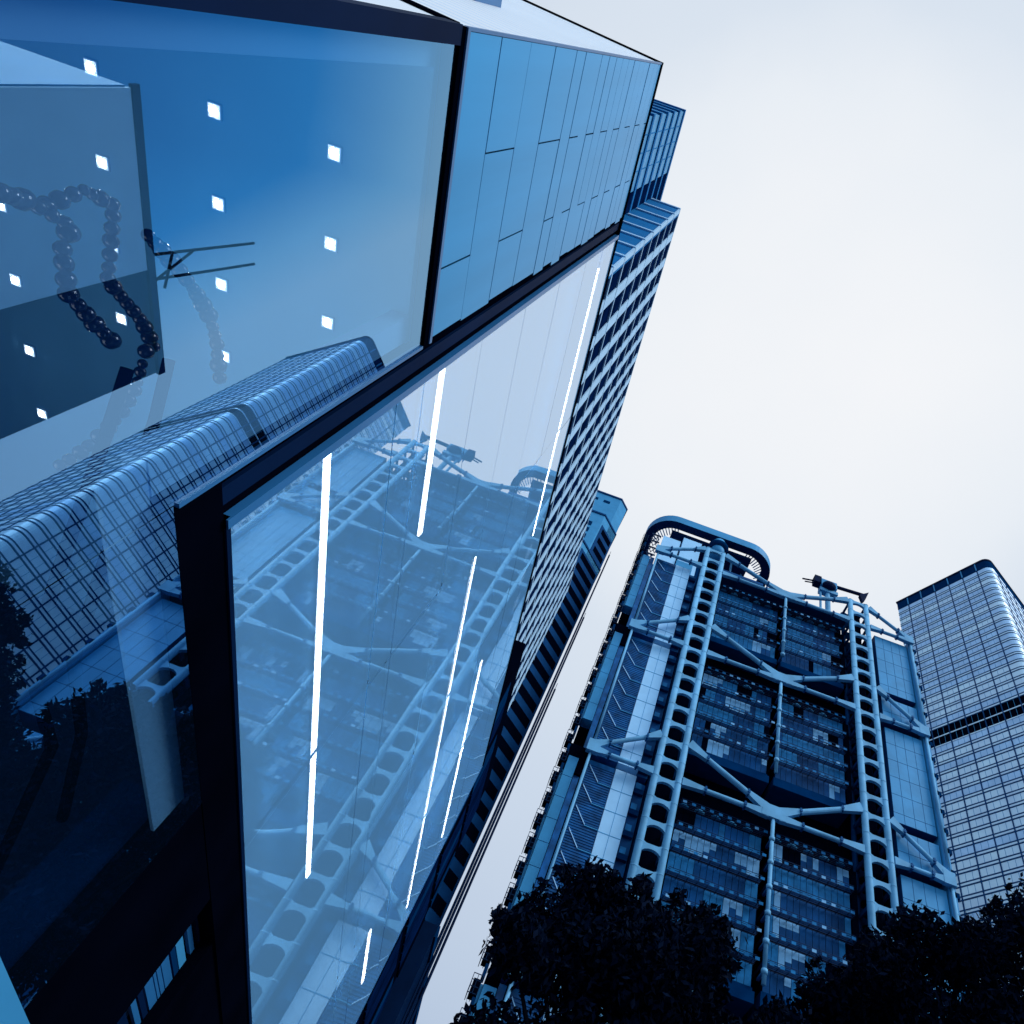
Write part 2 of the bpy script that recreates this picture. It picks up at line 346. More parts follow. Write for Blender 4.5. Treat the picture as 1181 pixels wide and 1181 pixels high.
# building across the street, seen only mirrored in the display window
T = thing('street_corner_block', 'block across the street mirrored in the big window, pale glass above a dark band', 'building', (40, 21, G))
box('wall', T, 30, 50, 11.3, 23, G, 43.6, 'azure')
box('dark_wing', T, 30, 50, 23.05, 31, G, 44.2, 'hnavy')
box('roof_edge', T, 29.75, 30, 11.2, 31.1, 43.9, 44.5, 'hnavy')
box('glass_front', T, 29.8, 29.98, 11.4, 22.9, 5, 43.8, 'endwall')
tr = MB()
for y in (22.2, 24.0): tr.tube((30.5, y, 44), (30.5, y + 1.2, 56), .11, 'black')
tr.tube((30.5, 22.6, 47), (30.5, 25, 46), .1, 'black'); tr.tube((30.5, 22.8, 49), (30.5, 24.3, 45), .1, 'black')
tr.build('roof_bracket', T)

# ------------------------------------------------------------------ grid-facade tower behind
T = thing('grid_facade_tower', 'tall office tower with a grid of dark windows between pale piers, behind the glass building', 'tower', (-25, 54, G))
FX = -12.0; TOP = 105.7; Y0 = 18.1; Y1 = 90.0; FH = 4.85
core = MB().box(-40, FX - .22, Y0 + .9, Y1, G, TOP - .3, 'pwin'); core.build('core', T)
PIT = 3.72; WY = 2.5; nb = int((Y1 - Y0) / PIT); nf = 19
pm = MB()
for k in range(nb + 1):
    y = Y0 + k * PIT + (.0 if k else 0); w = (PIT - WY) if k else .62
    y0 = y - (PIT - WY) + .62 if k else y
    if y0 < Y1: pm.box(FX - .21, FX, y0, min(y0 + w, Y1), G, TOP, 'pier')
pm.build('pier_grid', T)
sl = MB()
for f in range(nf + 1):
    z = TOP - f * FH
    sl.box(FX - .19, FX + .03, Y0 - .05, Y1, z - .3, z, 'pier')
    sl.box(-16.3, FX, Y0 - .12, Y0 + .05, z - .45, z, 'pier')
sl.build('floor_edge', T)
box('return_wall', T, -40, FX - .01, Y0 + .06, Y0 + .9, G, TOP - .3, 'soff')
cells = []
for k in range(nb):
    for f in range(nf):
        y0 = Y0 + .62 + k * PIT; z1 = TOP - f * FH - .14
        cells.append((f * .8 + k * 1.0, y0, min(y0 + WY, Y1), z1 - FH + .14, z1))
cells.sort(); cells = [c for c in cells]
rest = MB()
for i, (s_, a, b, c, d) in enumerate(cells):
    if i < 100:
        w = MB().box(FX - .20, FX - .13, a, b, c, d, 'pwin'); w.box(FX - .125, FX - .11, a, b, c, c + rnd.choice((.2, .25, .25, .9)), 'pwin2'); w.build('window', T)
    else: rest.box(FX - .20, FX - .13, a, b, c, d, 'pwin')
tag(rest.build('window', T), kind='stuff')
# taller set-back wing with horizontal glass bands
BX = -16.5; BT = 115.9; BF = 4.6
box('rear_wing_wall', T, -40, BX - .3, 7.3, 44, G, BT - .2, 'pwin2')
for k in range(9):
    z = BT - k * BF
    box('rear_wing_band', T, -40, BX + .1, 7.1, 43, z - .9, z, 'soff')
    box('rear_wing_window', T, -39, BX - .05, 7.35, 15.6, z - BF, z - .95, 'pwin2')
    box('rear_wing_window', T, -39, BX - .04, 15.7, 42.8, z - BF, z - .95, 'pwin')
    mm = MB()
    for j in range(3): mm.box(BX - .06, BX + .0, 9.2 + j * 2.0, 9.3 + j * 2.0, z - BF, z - .95, 'soff')
    mm.build('rear_wing_mullion', T)

# ------------------------------------------------------------------ far stepped tower with corner stripes
def az(d): return math.tan(math.radians(d))
T = thing('stepped_stone_tower', 'far stepped tower with plain blue stone crown and dark striped corner, beside the grid tower', 'tower', (-22, 125, G))
XR, YR = -9.85, 110.0
def tier(L_, ztop, name, win, back=40):
    c = math.radians(48); cx_, cy_ = XR - math.cos(c) * L_, YR - math.sin(c) * L_
    pts = [(XR, YR), (XR - 4.4, YR + 35), (cx_ - back, YR + 35), (cx_ - back, cy_), (cx_, cy_)]
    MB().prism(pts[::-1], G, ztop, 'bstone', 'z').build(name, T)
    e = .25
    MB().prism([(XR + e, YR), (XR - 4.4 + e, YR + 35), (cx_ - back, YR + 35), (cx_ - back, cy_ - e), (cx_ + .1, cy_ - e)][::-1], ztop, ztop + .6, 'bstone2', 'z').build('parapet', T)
    return cx_, cy_, c
def stripes(L_, z1, z0, step=4.0, h=2.1, name='striped_corner'):
    c = math.radians(48); nx, ny = math.sin(c), -math.cos(c); ux, uy = -math.cos(c), -math.sin(c)
    A = (XR + nx * .12 , YR + ny * .12); B = (A[0] + ux * (L_ - .5), A[1] + uy * (L_ - .5)); 
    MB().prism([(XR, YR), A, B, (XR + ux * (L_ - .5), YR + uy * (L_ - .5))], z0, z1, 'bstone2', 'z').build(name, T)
    z = z1 - 1; n = 0
    while z > z0 and n < 30:
        A2 = (XR + nx * .2 + ux * .6, YR + ny * .2 + uy * .6); B2 = (A2[0] + ux * (L_ - 1.9), A2[1] + uy * (L_ - 1.9))
        MB().prism([(XR + ux * .6, YR + uy * .6), A2, B2, (XR + ux * (L_ - 1.3), YR + uy * (L_ - 1.3))], z - h, z, 'hdark', 'z').build('window_band', T); z -= step; n += 1
tier(3.4, 171.5, 'wall', 0); 
tier(6.3, 157.8, 'wall', 0); stripes(6.3, 154, 141.5)
c3 = tier(8.9, 141.0, 'wall', 0); stripes(8.9, 139, 20)
b = MB()
for k in range(4): b.box(XR - 6.3 * .67 - 7.5, XR - 6.3 * .67 - 2.2, YR - 6.3 * .743 - .1, YR - 6.3 * .743 + .1, 151.5 - k * 3, 153.3 - k * 3, 'hnavy')
b.build('vent_slot', T)
b = MB()
for x in (-24, -20, -16.5): b.box(x, x + 1.8, YR - 3.4 * .743 - .1, YR - 3.4 * .743 + .1, 167.5, 168.6, 'hnavy')
b.build('vent_slot', T)

# dark low block at the foot of the glass building
T = thing('dark_low_block', 'dark low block at the foot of the glass building, its glass showing dim reflections', 'building', (-10, 66, G))
lb = MB().box(-14, -5.05, 55.8, 110, G, 25.9, 'navy'); lb.box(-14, -6.2, 38.4, 55.7, G, 38, 'hdark'); lb.build('wall', T)
g = MB()
for k in range(14):
    for j in range(5):
        y = 38.9 + k * 1.2; g.box(-6.19, -6.1, y, y + 1.0, 12 + j * 4.9, 16 + j * 4.9, rnd.choice(('pwin', 'pwin', 'hnavy', 'hdark')))
g.build('shop_window', T)
MB().box(-5.04, -4.9, 56, 110, 25.2, 26.0, 'hnavy').build('roof_edge', T)
for n_, (x, zt, nm_) in enumerate(((-4.98, 81, 'tallest slim pole standing against the striped tower corner'), (-4.74, 67, 'middle slim pole right of the striped tower corner'), (-4.46, 54.5, 'shortest slim pole, standing free against the sky'))):
    t = thing('slim_pole', nm_, 'pole', (x, 60, G), 'slim poles beside the striped tower')
    MB().tube((x, 60, G), (x, 60, zt), .12, 'navy', 8, .1).build('shaft', t); MB().tube((x, 60, zt), (x, 60, zt + .9), .03, 'navy', 6).build('tip', t)

# ------------------------------------------------------------------ the suspended steel headquarters tower
T = thing('suspended_steel_tower', 'grey steel office tower with ladder masts, v-shaped hanging trusses and dark glass floors', 'tower', (33, 125, G))
D = 100.0; RH = 4.22; ZT = 152.8
LOW = [144.8, 115.3, 82.0, 45.0]; UPP = [152.4, 123.9, 90.2, 53.2]
def mast(xl, ztop, yf, label=None):
    m = MB()
    for x in (xl + .62, xl + 4.78):
        m.tube((x, yf + .62, G), (x, yf + .62, ztop), .62, 'steel', 14)
        m.tube((x, yf + 5.2, G), (x, yf + 5.2, ztop), .5, 'hnavy', 10)  # rear tubes and rungs coloured dark for the shade behind the mast
    z = ztop
    while z > 0:   # collars at every storey
        for x in (xl + .62, xl + 4.78): m.tube((x, yf + .62, z - .08), (x, yf + .62, z + .08), .65, 'steel', 14)
        z -= RH
    o = m.build('mast', T, True)
    if label: o['label'] = label
    k = 0; z = ztop - .3
    while z > 12:
        r = MB()
        P = [(1.0, .75), (1.7, .38), (3.7, .38), (4.4, .75), (4.4, -1.25), (3.85, -.72), (3.2, -.45), (2.7, -.4), (2.2, -.45), (1.55, -.72), (1.0, -1.25)]
        r.prism([(xl + u, z + v) for u, v in P][::-1], yf + .3, yf + .95, 'steel', 'y')
        r.prism([(xl + u, z + v) for u, v in P][::-1], yf + 4.9, yf + 5.4, 'hnavy', 'y')
        r.box(xl + .4, xl + .8, yf + .9, yf + 5, z - .4, z + .3, 'hnavy'); r.box(xl + 4.6, xl + 5.0, yf + .9, yf + 5, z - .4, z + .3, 'hnavy')
        r.box(xl + 1.2, xl + 4.2, yf + 3.2, yf + 3.3, z - 4.1, z + .1, 'hdark')  # near-black sheet stands in for shade behind the mast holes
        r.box(xl + 1.2, xl + 4.2, yf + 5.6, yf + 6.2, z - 2.6, z - 1.8, 'hnavy')
        r.build('rung', o); z -= RH; k += 1
mast(13.45, ZT, D); mast(51.65, ZT, D)
mast(13.45, 165, 116); mast(51.65, 158, 116)
def member(a, b, y, w0=1.9, w1=.62, ge=4.2, both=True):
    """gusset - tube - gusset chord between (x,z) points"""
    m = MB(); A, B = Vector((a[0], a[1])), Vector((b[0], b[1])); d = (B - A).normalized(); n = Vector((-d.y, d.x)); Ln = (B - A).length
    def wedge(p, q, wp, wq): m.prism([tuple(p + n * wp), tuple(p - n * wp), tuple(q - n * wq), tuple(q + n * wq)], y - .45, y + .45, 'steel', 'y')
    P = A + d * ge; Q = B - d * ge
    wedge(A, P, w0 / 2, w1 * .72); wedge(Q, B, w1 * .72, w0 / 2)
    m.tube((P.x, y, P.y), (Q.x, y, Q.y), w1 * .85, 'steel', 12)
    for c in (P, Q):
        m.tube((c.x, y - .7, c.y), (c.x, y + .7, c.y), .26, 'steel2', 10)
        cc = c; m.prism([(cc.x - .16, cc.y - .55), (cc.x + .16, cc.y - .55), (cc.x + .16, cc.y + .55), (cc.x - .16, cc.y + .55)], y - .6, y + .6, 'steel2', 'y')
    return m
XC = 35.4
for li, (lo, up) in enumerate(zip(LOW, UPP)):
    for yy in ((D + .6,) if li else (D + .6, D + 16.6)):
        for sgn, xm in ((-1, 18.85), (1, 51.7)):
            t = member((xm, up), (XC + sgn * 1.0, lo + .7), yy); t.build('truss_chord', T)
            t = member((xm, lo - .2), (XC + sgn * 1.0, lo - .2), yy, 1.5, .52); t.build('truss_chord', T)
        MB().prism([(XC - 2.2, lo - .8), (XC + 2.2, lo - .8), (XC + 2.2, lo + .3), (XC + .9, lo + 1.6), (XC - .9, lo + 1.6), (XC - 2.2, lo + .3)], yy - .5, yy + .5, 'steel', 'y').build('truss_node', T)
        for xm, xt in ((13.6, 2.6), (57.1, 66.9)):
            member((xm, up - .2), (xt, lo + .7), yy, 1.7, .5, 3.0).build('truss_chord', T)
            member((xm, lo - .2), (xt, lo - .2), yy, 1.5, .5, 3.0).build('truss_chord', T)
            s = -1 if xt < 30 else 1
            MB().prism([(xt - 1.1, lo - .9), (xt + 1.1, lo - .9), (xt + 1.1, lo + 1.5), (xt - 1.1, lo + 1.5)], yy - .5, yy + .5, 'steel', 'y').build('truss_node', T)
# hangers
for (z1, z0) in ((144.2, 123), (114.8, 91), (81.4, 54.5), (44.5, 20)):
    m = MB().tube((XC, D + .6, z0), (XC, D + .6, z1), .34, 'steel', 12); z = z1 - 4
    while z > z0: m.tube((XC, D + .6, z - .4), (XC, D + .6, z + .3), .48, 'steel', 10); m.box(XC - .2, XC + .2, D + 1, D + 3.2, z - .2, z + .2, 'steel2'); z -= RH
    m.build('hanger', T, True)
    MB().tube((2.4, D + .8, z0 - 8), (2.4, D + .8, z1 - .5), .26, 'steel', 10).build('hanger', T, True)
    MB().tube((67.4, D + .8, z0 - 8), (67.4, D + .8, z1 - .5), .3, 'steel', 10).build('hanger', T, True)
# body: dark mass behind
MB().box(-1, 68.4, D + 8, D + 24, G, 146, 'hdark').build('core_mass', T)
# hung floors
def floors(x0, x1, ztop, zbot, pale, lab=None):
    YF = D + 3.6; n = max(1, round((ztop - zbot) / 4.2)); h = (ztop - zbot) / n
    box('soffit', T, x0 - .4, x1 + .4, YF - .6, D + 8, zbot - 1.6, zbot - .02, 'hnavy')
    for k in range(n):
        z0 = zbot + k * h; g = MB(); 
        w = (x1 - x0) / round((x1 - x0) / 1.05); x = x0; i = 0; run = 0
        while x < x1 - .1:
            if run <= 0: run = rnd.randint(1, 4); t = rnd.random(); cur = 'hblind' if t < pale * (1.6 if k == 0 else 1) else ('hglass2' if t < .5 else ('hglass' if t < .93 else 'hdark'))
            run -= 1
            zb = z0 + .75; zt = z0 + h - .25
            if cur == 'hblind' and rnd.random() < .75:
                zz = zb + (zt - zb) * rnd.choice((.0, .35, .6)); 
                g.box(x + .04, x + w - .04, YF, YF + .1, zz, zt, cur)
                if zz > zb: g.box(x + .04, x + w - .04, YF, YF + .1, zb, zz - .01, 'hglass')
            else: g.box(x + .04, x + w - .04, YF, YF + .1, zb, zt, cur)
            x += w
        o = g.build('window_band', T)
        s = MB().box(x0 - .2, x1 + .2, YF - .05, D + 8, z0 - .0, z0 + .7, 'hnavy')
        s.box(x0 - .1, x1 + .1, YF + .12, D + 8.05, z0 + .7, z0 + h, 'hdark')
        s.build('floor_slab', T)
        # walkway with lattice
        q = MB(); z = z0 + h - .55 if k < n - 1 else z0 + h - .3
        for j in range(4): q.box(x0, x1, YF - .45 - j * .42, YF - .37 - j * .42, z, z + .09, 'walk')
        x = x0
        while x < x1:
            q.box(x, x + .09, YF - 1.75, YF - .05, z + .1, z + .2, 'walk')
            if i % 1 == 0: q.box(x + .3, x + 1.0, YF - 1.70, YF - 1.66, z + .15, z + .62, 'hglass2' if rnd.random() < .8 else 'hblind')
            x += w * 1.5
        q.box(x0, x1, YF - 1.78, YF - 1.72, z + .7, z + .78, 'walk'); q.box(x0, x1, YF - .9, YF - .84, z + 1.0, z + 1.06, 'walk')
        q.build('walkway', T)
    return
zones = [(141.8, 123.9, .10), (112.6, 91.9, .08), (79.3, 54.5, .16), (42.5, 12, .12)]
for zt, zb, p in zones:
    floors(19.6, 34.6, zt, zb, p); floors(36.3, 50.2, zt, zb, p)
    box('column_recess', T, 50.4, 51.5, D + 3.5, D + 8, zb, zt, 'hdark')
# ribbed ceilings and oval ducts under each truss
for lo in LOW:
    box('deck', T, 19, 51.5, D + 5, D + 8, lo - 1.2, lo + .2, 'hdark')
    for k in range(5):
        for xb in (20.6, 37.4): MB().ball((xb + k * 2.9, D + 4.2, lo - 1.9), .62, 'azure' if k % 2 else 'hglass2', 12, 6, (1.5, 1, .6)).build('duct', T, True)
# left service side: stair tower, riser strip, panels and boxes
def left_zone(zt, zb):
    Y = D + 2.2
    box('riser_strip', T, 7.55, 11.3, Y, Y + 5, zb, zt, 'pale')
    jn = MB(); z = zt - 4.1
    while z > zb: jn.box(7.5, 11.35, Y - .03, Y - .001, z - .06, z + .06, 'azure'); z -= 4.1
    jn.box(9.4, 9.46, Y - .035, Y - .002, zb, zt, 'azure'); jn.build('panel_joint', T)
    box('stair_glazing', T, 2.75, 7.5, Y + .1, Y + 4, zb, zt, 'stair')
    st = MB(); z = zt - 1
    while z - 3.2 > zb:
        st.prism([(3.0, z), (3.0, z - .2), (5.2, z - 2.9), (5.2, z - 2.7)], Y - .05, Y + .09, 'pale', 'y')
        st.box(5.2, 7.5, Y - .02, Y + .09, z - 3.0, z - 2.85, 'azure'); 
        for q in range(9): st.box(2.8, 7.45, Y + .03, Y + .09, z - q * .45 - .05, z - q * .45, 'hnavy')
        z -= 4.1
    st.build('stair_flight', T)
    box('service_recess', T, 11.4, 13.3, Y + 1.5, Y + 5, zb, zt, 'hglass')
    z = zt - 2
    while z > zb: box('service_duct', T, 11.5, 13.2, Y + .8, Y + 1.49, z - .5, z + .4, 'hnavy'); box('service_window', T, 11.7, 12.7, Y + 1.3, Y + 1.49, z + .8, z + 1.9, 'hglass2'); z -= 4.1
    box('edge_strip', T, 1.0, 2.0, Y + .3, Y + 4, zb, zt, 'stair')
    pn = MB(); z = zt - 1
    while z - 4.1 > zb + 4: pn.prism([(-1.3, z), (-1.3, z - 4.0), (-.9, z - 4.0), (-.9, z)], Y - .1, Y + 2, 'azure', 'y'); pn.prism([(-.85, z), (-.85, z - 4.0), (.9, z - 4.0), (.9, z)], Y - .4, Y + 2, 'azure', 'y'); z -= 4.1
    pn.build('edge_panel', T)
for zt, zb in ((143.6, 115.6), (114.0, 82.3), (80.9, 45.5), (43.8, 5)): left_zone(zt, zb)
z = 164
k = 0
while z > 20:
    b = MB(); x = -2.55 + .1 * (k % 2)
    for u in (0, .62, 1.24):
        b.box(x + u, x + u + .08, D + 1.0, D + 1.08, z, z + 2.3, 'walk'); b.box(x + u, x + u + .08, D + 3.4, D + 3.48, z, z + 2.3, 'walk')
    for w in (0, .75, 1.5, 2.25): b.box(x, x + 1.32, D + 1.0, D + 1.08, z + w, z + w + .08, 'walk'); b.box(x, x + .06, D + 1.0, D + 3.4, z + w, z + w + .08, 'walk')
    b.box(x + .25, x + 1.3, D + 1.6, D + 3.2, z + .1, z + 2.0, 'hdark'); b.box(x + .9, x + 1.35, D + 1.5, D + 3.3, z - 1.7, z - .1, 'hnavy')
    if z < 150: b.build('plant_box', T)
    z -= 4.1; k += 1
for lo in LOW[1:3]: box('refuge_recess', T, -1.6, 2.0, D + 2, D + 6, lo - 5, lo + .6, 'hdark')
# right panel bay
for zt, zb in ((143.5, 124.6), (122.8, 115.4), (113.8, 91), (89.3, 82.2), (80.6, 54), (52, 10)):
    b = MB(); Y = D + 1.6
    b.box(58.55, 66.8, Y + .03, Y + 5, zb, zt, 'tfloor'); z = zt
    while z > zb + .1:
        z0 = max(zb, z - 4.15); 
        for i in range(4): b.box(58.6 + i * 2.05, 58.6 + i * 2.05 + 1.96, Y - .02, Y + .03, z0 + .05, z - .05, 'pale2' if False else 'azure')
        z = z0
    b.build('panel_bay', T)
box('panel_edge', T, 66.95, 68.3, D + 1.2, D + 8, 10, 144.8, 'azure')
eb = MB(); z = 142
while z > 40: eb.box(68.0, 68.9, D + 1.2, D + 2.2, z, z + 1.0, 'hnavy'); z -= 4.15
eb.build('edge_bracket', T)
box('mast_gap', T, 57.3, 58.5, D + 4, D + 8, 10, 144, 'hdark'); 
# rear, taller bay and its crown
box('rear_bay', T, 5, 33, D + 14, D + 48, 140, 165, 'hnavy')
cr = MB(); cr.box(8.2, 13.6, D + 11.5, D + 14, 148, 170.6, 'pale'); cr.box(2.6, 7.7, D + 11.8, D + 14, 157, 168.5, 'pale'); cr.box(8.0, 12.6, D + 11.4, D + 14, 146.5, 159, 'azure'); cr.build('crown_panel', T)
lt = MB()
for k in range(8):
    z = 168 - k * 3.2
    for s in (0, 1.1): lt.tube((-.6 + s, D + 12, z), (.6 + s, D + 12, z - 2.6), .12, 'walk', 6); lt.tube((.6 + s, D + 12, z), (-.6 + s, D + 12, z - 2.6), .12, 'walk', 6)
    lt.box(-.7, 2.0, D + 12, D + 12.4, z - .1, z + .15, 'walk')
lt.build('lattice', T)
for k in range(9): box('crown_louvre', T, 20.5, 33, D + 13, D + 13.6, 147.5 + k * 2.0, 148.6 + k * 2.0, 'hglass')
MB().ball((18.6, D + 12.6, 173.6), 3.0, 'hnavy', 20, 8, (1, .8, .55)).build('drum', T, True)
MB().tube((18.6, D + 13, 168), (18.6, D + 13, 176), 2.0, 'azure', 20).build('drum', T, True)
# pill-shaped roof ring
def pill(x0, x1, y0, y1, r, n=10):
    P = []
    for cx_, cy_, a0 in ((x1 - r, y0 + r, -90), (x1 - r, y1 - r, 0), (x0 + r, y1 - r, 90), (x0 + r, y0 + r, 180)):
        for i in range(n + 1):
            a = math.radians(a0 + 90 * i / n); P.append((cx_ + r * math.cos(a), cy_ + r * math.sin(a)))
    return P
A = pill(-2.7, 36.2, D + 11, D + 34, 8.5); B = pill(-.2, 33.7, D + 13.5, D + 31.5, 6.2)
rg = MB(); n = len(A)
for i in range(n):
    j = (i + 1) % n
    for z, fl in ((176.6, 1), (179.6, 0)):
        q = [(*A[i], z), (*A[j], z), (*B[j], z), (*B[i], z)]; rg.poly(q[::-1] if fl else q, 'hnavy' if fl else 'azure')
    rg.poly([(*A[i], 176.6), (*A[j], 176.6), (*A[j], 179.6), (*A[i], 179.6)], 'azure'); rg.poly([(*B[j], 176.6), (*B[i], 176.6), (*B[i], 179.6), (*B[j], 179.6)], 'hnavy')
rg.build('roof_ring', T)
C_ = pill(1.6, 31.9, D + 15.2, D + 30, 5)
rb = MB()
for i in range(0, n, 1): rb.tube((*B[i], 177), (*C_[i], 175.8), .16, 'azure', 6)
rb.build('ring_rib', T)
box('ring_plate', T, 4.5, 29, D + 14.0, D + 30, 175.2, 176.2, 'hnavy')
box('roof_deck', T, 19.2, 51.4, D + 1.4, D + 24, 144.9, 146.0, 'hnavy')
for x, y in ((6, 20), (28, 20), (10, 17), (24, 17)): MB().tube((x, D + y, 164), (x, D + y, 177), .35, 'steel', 8).build('ring_post', T)
rf = MB()
for x in (21, 25.5, 30, 41, 45, 49): rf.box(x, x + 2.2, D + 3, D + 4.5, 146.01, 147.2 + rnd.random() * 1.5, rnd.choice(('hnavy', 'hdark', 'azure')))
rf.tube((24.5, D + 6, 146), (24.5, D + 6, 151), .15, 'steel', 6); rf.build('roof_plant', T)
# small braces on top of right mast
bz = MB()
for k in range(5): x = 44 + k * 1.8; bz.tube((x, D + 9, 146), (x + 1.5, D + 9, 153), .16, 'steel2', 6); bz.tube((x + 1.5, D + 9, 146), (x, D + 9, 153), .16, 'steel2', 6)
bz.build('roof_brace', T)

# maintenance crane on the roof
t = thing('roof_crane', 'maintenance crane with long dark boom resting on the steel tower roof', 'crane', (50, 106, 158))
MB().box(46.8, 51.2, 105.2, 107.8, 162.6, 165.4, 'azure').box(45.0, 46.9, 105.4, 107.6, 163.6, 166.4, 'navy').ball((48.9, 105.2, 162.9), 1.6, 'navy', 14, 7, (1.2, .8, .9)).build('cab', t)
MB().tube((41.8, 106.4, 163.8), (46, 106.4, 165), .22, 'navy', 8).build('jib', t); MB().tube((42.5, 106.4, 162.9), (46, 106.4, 164), .18, 'navy', 8).build('jib', t)
bmr = MB().tube((50.6, 106.4, 165.4), (59.3, 106.4, 166.2), .5, 'navy', 8)
bmr.prism([(58.0, 165.2), (60.8, 167.8), (59.6, 164), (58.7, 162.4)], 105.9, 106.9, 'navy', 'y'); bmr.build('boom', t)
MB().tube((48.9, 106.4, 152), (48.9, 106.4, 162), .7, 'steel', 10).box(46.5, 51.5, 105.5, 107.3, 160.6, 161.8, 'steel').tube((46.9, 106.4, 152), (46.9, 106.4, 162), .35, 'steel', 8).build('pedestal', t)

# ------------------------------------------------------------------ rounded-corner tower on the right
T = thing('ribbon_window_tower', 'tall square tower with rounded corner and pale horizontal ribbon windows, at the right edge', 'tower', (150, 170, G))
H = 283.0; P0 = Vector((139.3, 141.0)); uL = Vector((math.cos(math.radians(121.5)), math.sin(math.radians(121.5)))); uR = Vector((math.cos(math.radians(32.5)), math.sin(math.radians(32.5)))); SL = 44.0; SR = 47.0; RC = 3.0
def outline(off):
    """plan outline with rounded front corner; offset outwards by off"""
    nL = Vector((-uL.y, uL.x)); nR = Vector((uR.y, -uR.x))
    if nL.dot(uR) > 0: nL = -nL
    if nR.dot(uL) > 0: nR = -nR
    pts = []
    a = P0 + uL * SL; cR = RC
    pts.append(a + nL * off + uL * off)
    c = P0 + uL * RC + uR * RC
    for i in range(7):
        t = i / 6; d = (nL * math.cos(t * math.pi / 2) + nR * math.sin(t * math.pi / 2)); pts.append(c + d * (RC + off))
    pts.append(P0 + uR * SR + nR * off + uR * off); pts.append(P0 + uR * SR + uL * SL + uR * off + uL * off)
    return [(p.x, p.y) for p in pts]
def ring(off, z0, z1, m, name, par=T): return MB().prism(outline(off), z0, z1, m, 'z').build(name, par)
ring(-.5, G, H - .5, 'tfloor', 'core')
rails = MB(); mids = MB(); z = 277.3; fl = 0
while z > 62:
    if fl in (19, 20):
        ring(0, z - 3.5, z, 'hdark', 'louvre_band'); mids.prism(outline(.12), z - 3.95, z - 3.5, 'tglass', 'z'); z -= 4.0
    else:
        ring(0, z - 2.5, z, rnd.choice(('tglass', 'tglass', 'tglass2')), 'window_band')
        rails.prism(outline(.1), z - 2.88, z - 2.5, 'tfloor', 'z'); mids.prism(outline(.03), z - 3.6, z - 2.88, 'tglass', 'z'); rails.prism(outline(.1), z - 3.99, z - 3.6, 'tfloor', 'z')
        z -= 3.99 if fl < 19 else 4.05
    fl += 1
rails.build('floor_rail', T); mids.build('spandrel', T)
ring(.1, H - 5.6, H - .6, 'hnavy', 'crown_screen'); ring(.4, H - .6, H + .3, 'navy', 'roof_edge')
ml = MB()
def vbar(p, n, z0, z1, m, w=.28):
    d = Vector((-n.y, n.x)) * w; a, b = p + d, p - d; c, e = b + n * .3, a + n * .3; ml.prism([(q.x, q.y) for q in (a, b, c, e)], z0, z1, m, 'z')
nL = Vector((-uL.y, uL.x)); nL = nL if nL.dot(uR) < 0 else -nL; nR = Vector((uR.y, -uR.x)); nR = nR if nR.dot(uL) < 0 else -nR
for k in range(6): vbar(P0 + uL * (6.1 + k * 6.52) - nL * .1, nL, 50, 277.2, 'tfloor', .2); vbar(P0 + uL * (6.1 + k * 6.52) + nL * .15, nL, H - 5.5, H - .8, 'azure', .25)
for k in range(7): vbar(P0 + uR * (6.1 + k * 6.52) - nR * .1, nR, 50, 277.2, 'tfloor', .2)
for k in range(18):
    if k % 3: vbar(P0 + uL * (6.1 + k * 6.52 / 3) - nL * .27, nL, 50, H - 8, 'bstone', .06)
ml.build('mullion', T)

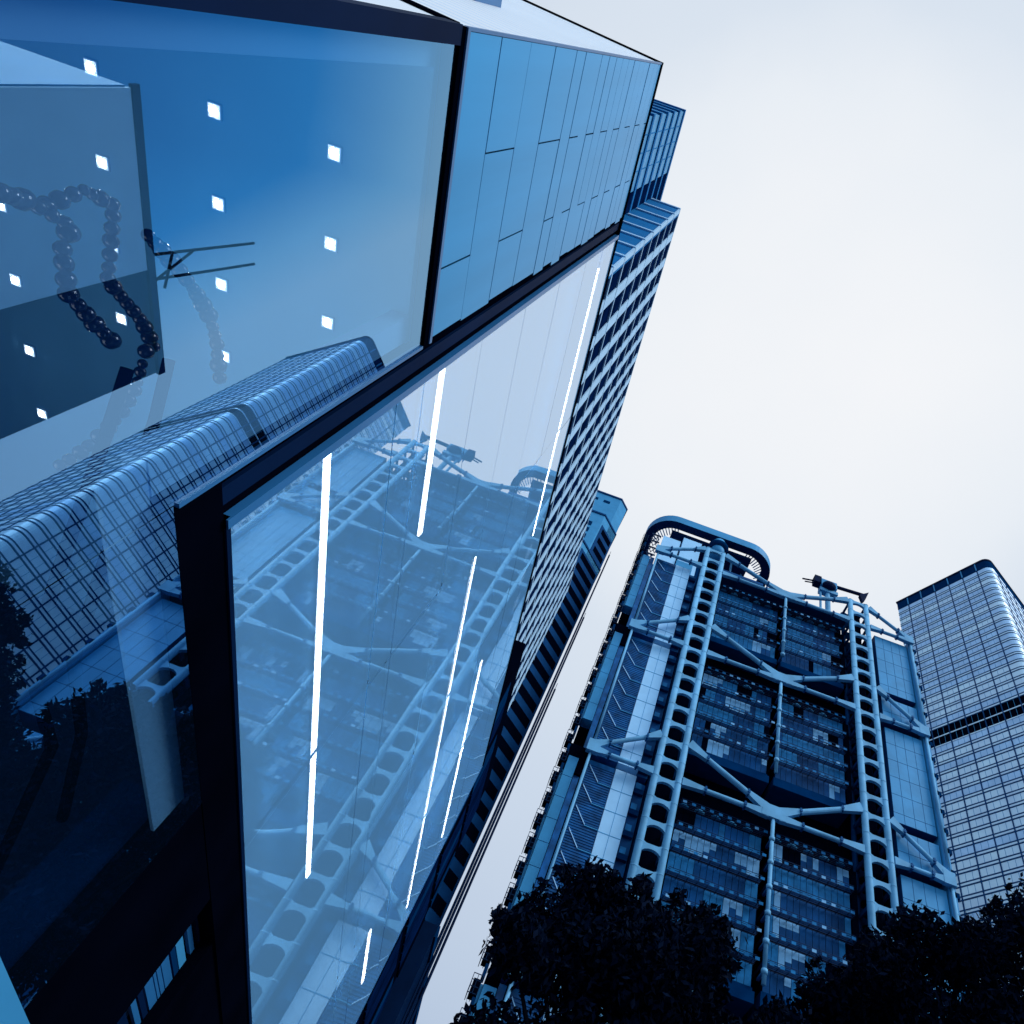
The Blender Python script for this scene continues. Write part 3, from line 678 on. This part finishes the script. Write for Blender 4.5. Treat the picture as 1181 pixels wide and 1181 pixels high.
# ------------------------------------------------------------------ trees
def tree(clumps, base, label, nleaf, seed, lsz=.16):
    rg_ = np.random.default_rng(seed)
    t = thing('broadleaf_tree', label, 'tree', base, 'dark street trees in front of the towers')
    tr_ = MB(); B_ = Vector(base); cc = Vector(np.mean([c[:3] for c in clumps], axis=0)); fork = B_.lerp(cc, .55)
    tr_.tube(B_, fork, .38, 'bark', 12, .26)
    for c in clumps[::2]:
        mid = fork.lerp(Vector(c[:3]), .5) + Vector((rnd.uniform(-.4, .4), rnd.uniform(-.4, .4), .3)); tr_.tube(fork, mid, .16, 'bark', 7, .1); tr_.tube(mid, c[:3], .1, 'bark', 6, .03)
    tr_.build('trunk', t, True)
    rr_ = random.Random(seed + 50); extra = []
    for c in clumps:      # ragged sprigs standing out of the crown
        for q in range(9):
            v = Vector((rr_.gauss(0, 1), rr_.gauss(0, 1), rr_.gauss(0, 1) + .2)).normalized() * c[3] * rr_.uniform(.95, 1.25)
            e = (c[0] + v.x, c[1] + v.y, c[2] + v.z * .85, rr_.uniform(.16, .42)); extra.append(e)
    tw = MB()
    for e in extra[::2]:
        c = min(clumps, key=lambda c: (Vector(c[:3]) - Vector(e[:3])).length); tw.tube(Vector(c[:3]), e[:3], .03, 'bark', 4, .01)
    tw.build('branch', t, True)
    clumps = list(clumps) + extra
    vol = np.array([c[3] ** 3 for c in clumps]); pr = vol ** .72 / (vol ** .72).sum()
    idx = rg_.choice(len(clumps), nleaf, p=pr); C = np.array([c[:3] for c in clumps])[idx]; Rr = np.array([c[3] for c in clumps])[idx]
    d = rg_.normal(size=(nleaf, 3)); d /= np.linalg.norm(d, axis=1)[:, None]; rad = rg_.random(nleaf) ** .42
    # small twigs: leaves gather in tufts
    tuft = rg_.normal(size=(nleaf // 14 + 1, 3)) ; tuft /= np.linalg.norm(tuft, axis=1)[:, None]
    d2 = tuft[rg_.integers(0, len(tuft), nleaf)] ; d = np.where(rg_.random(nleaf)[:, None] < .5, d, d2 + rg_.normal(size=(nleaf, 3)) * .12)
    P = C + d * (rad * Rr * rg_.uniform(.85, 1.12, nleaf))[:, None] * np.array([1, 1, .85])
    u = rg_.normal(size=(nleaf, 3)); u[:, 2] -= .5; u /= np.linalg.norm(u, axis=1)[:, None]
    w = np.cross(u, rg_.normal(size=(nleaf, 3))); w /= np.linalg.norm(w, axis=1)[:, None]
    s = lsz * rg_.uniform(.6, 1.3, nleaf)[:, None]
    V = np.empty((nleaf, 4, 3)); V[:, 0] = P - u * s; V[:, 1] = P + w * s * .45; V[:, 2] = P + u * s; V[:, 3] = P - w * s * .45
    me = bpy.data.meshes.new('crown'); me.vertices.add(nleaf * 4); me.vertices.foreach_set('co', V.ravel())
    me.loops.add(nleaf * 4); me.loops.foreach_set('vertex_index', np.arange(nleaf * 4)); me.polygons.add(nleaf); me.polygons.foreach_set('loop_start', np.arange(nleaf) * 4); me.polygons.foreach_set('loop_total', np.full(nleaf, 4))
    me.materials.append(M['leaf']); me.update(calc_edges=True); me.validate()
    o = bpy.data.objects.new('crown', me); COL.objects.link(o); o.parent = t; o.matrix_parent_inverse = Matrix.Translation(-Vector(base))
def clumps(spec, seed):
    r = random.Random(seed); out = []
    for x, z, rr in spec:
        for k in range(2): out.append((x + r.uniform(-.3, .3), 26 + r.uniform(-1.8, 1.8), z + r.uniform(-.2, .2), rr * r.uniform(.85, 1.05)))
    return out
s1 = [(.6, 9.6, 1.1), (.5, 11.4, 1.0), (1.4, 13.2, 1.2), (2.3, 14.9, 1.3), (3.8, 14.7, 1.3), (5.2, 15.0, 1.2), (6.6, 15.2, 1.2), (6.9, 13.8, 1.3), (2.5, 12.4, 1.9), (5, 12.6, 2.0), (3, 9.6, 2.2), (6, 10, 2.2), (1.2, 7.8, 1.6), (7.4, 11.6, 1.4), (4.6, 7.4, 2.2), (7.6, 8.6, 1.8)]
s2 = [(10.2, 13.2, .9), (11.6, 14.3, 1.0), (9.8, 11.2, 1.6), (13.0, 15.2, 1.2), (12.2, 12.6, 1.9), (14.4, 17.2, 1.2), (14.6, 15, 1.8), (10.6, 8.6, 2.2), (13.6, 10.4, 2.4)]
s3 = [(16.2, 17.2, 1.2), (17.8, 18.0, 1.2), (19.4, 19.2, 1.2), (21.0, 20.6, 1.4), (22.8, 21.4, 1.6), (17.4, 15.2, 2.0), (20.2, 16.6, 2.3), (23.4, 18, 2.4), (18.4, 12, 2.6), (22, 13.6, 2.8)]
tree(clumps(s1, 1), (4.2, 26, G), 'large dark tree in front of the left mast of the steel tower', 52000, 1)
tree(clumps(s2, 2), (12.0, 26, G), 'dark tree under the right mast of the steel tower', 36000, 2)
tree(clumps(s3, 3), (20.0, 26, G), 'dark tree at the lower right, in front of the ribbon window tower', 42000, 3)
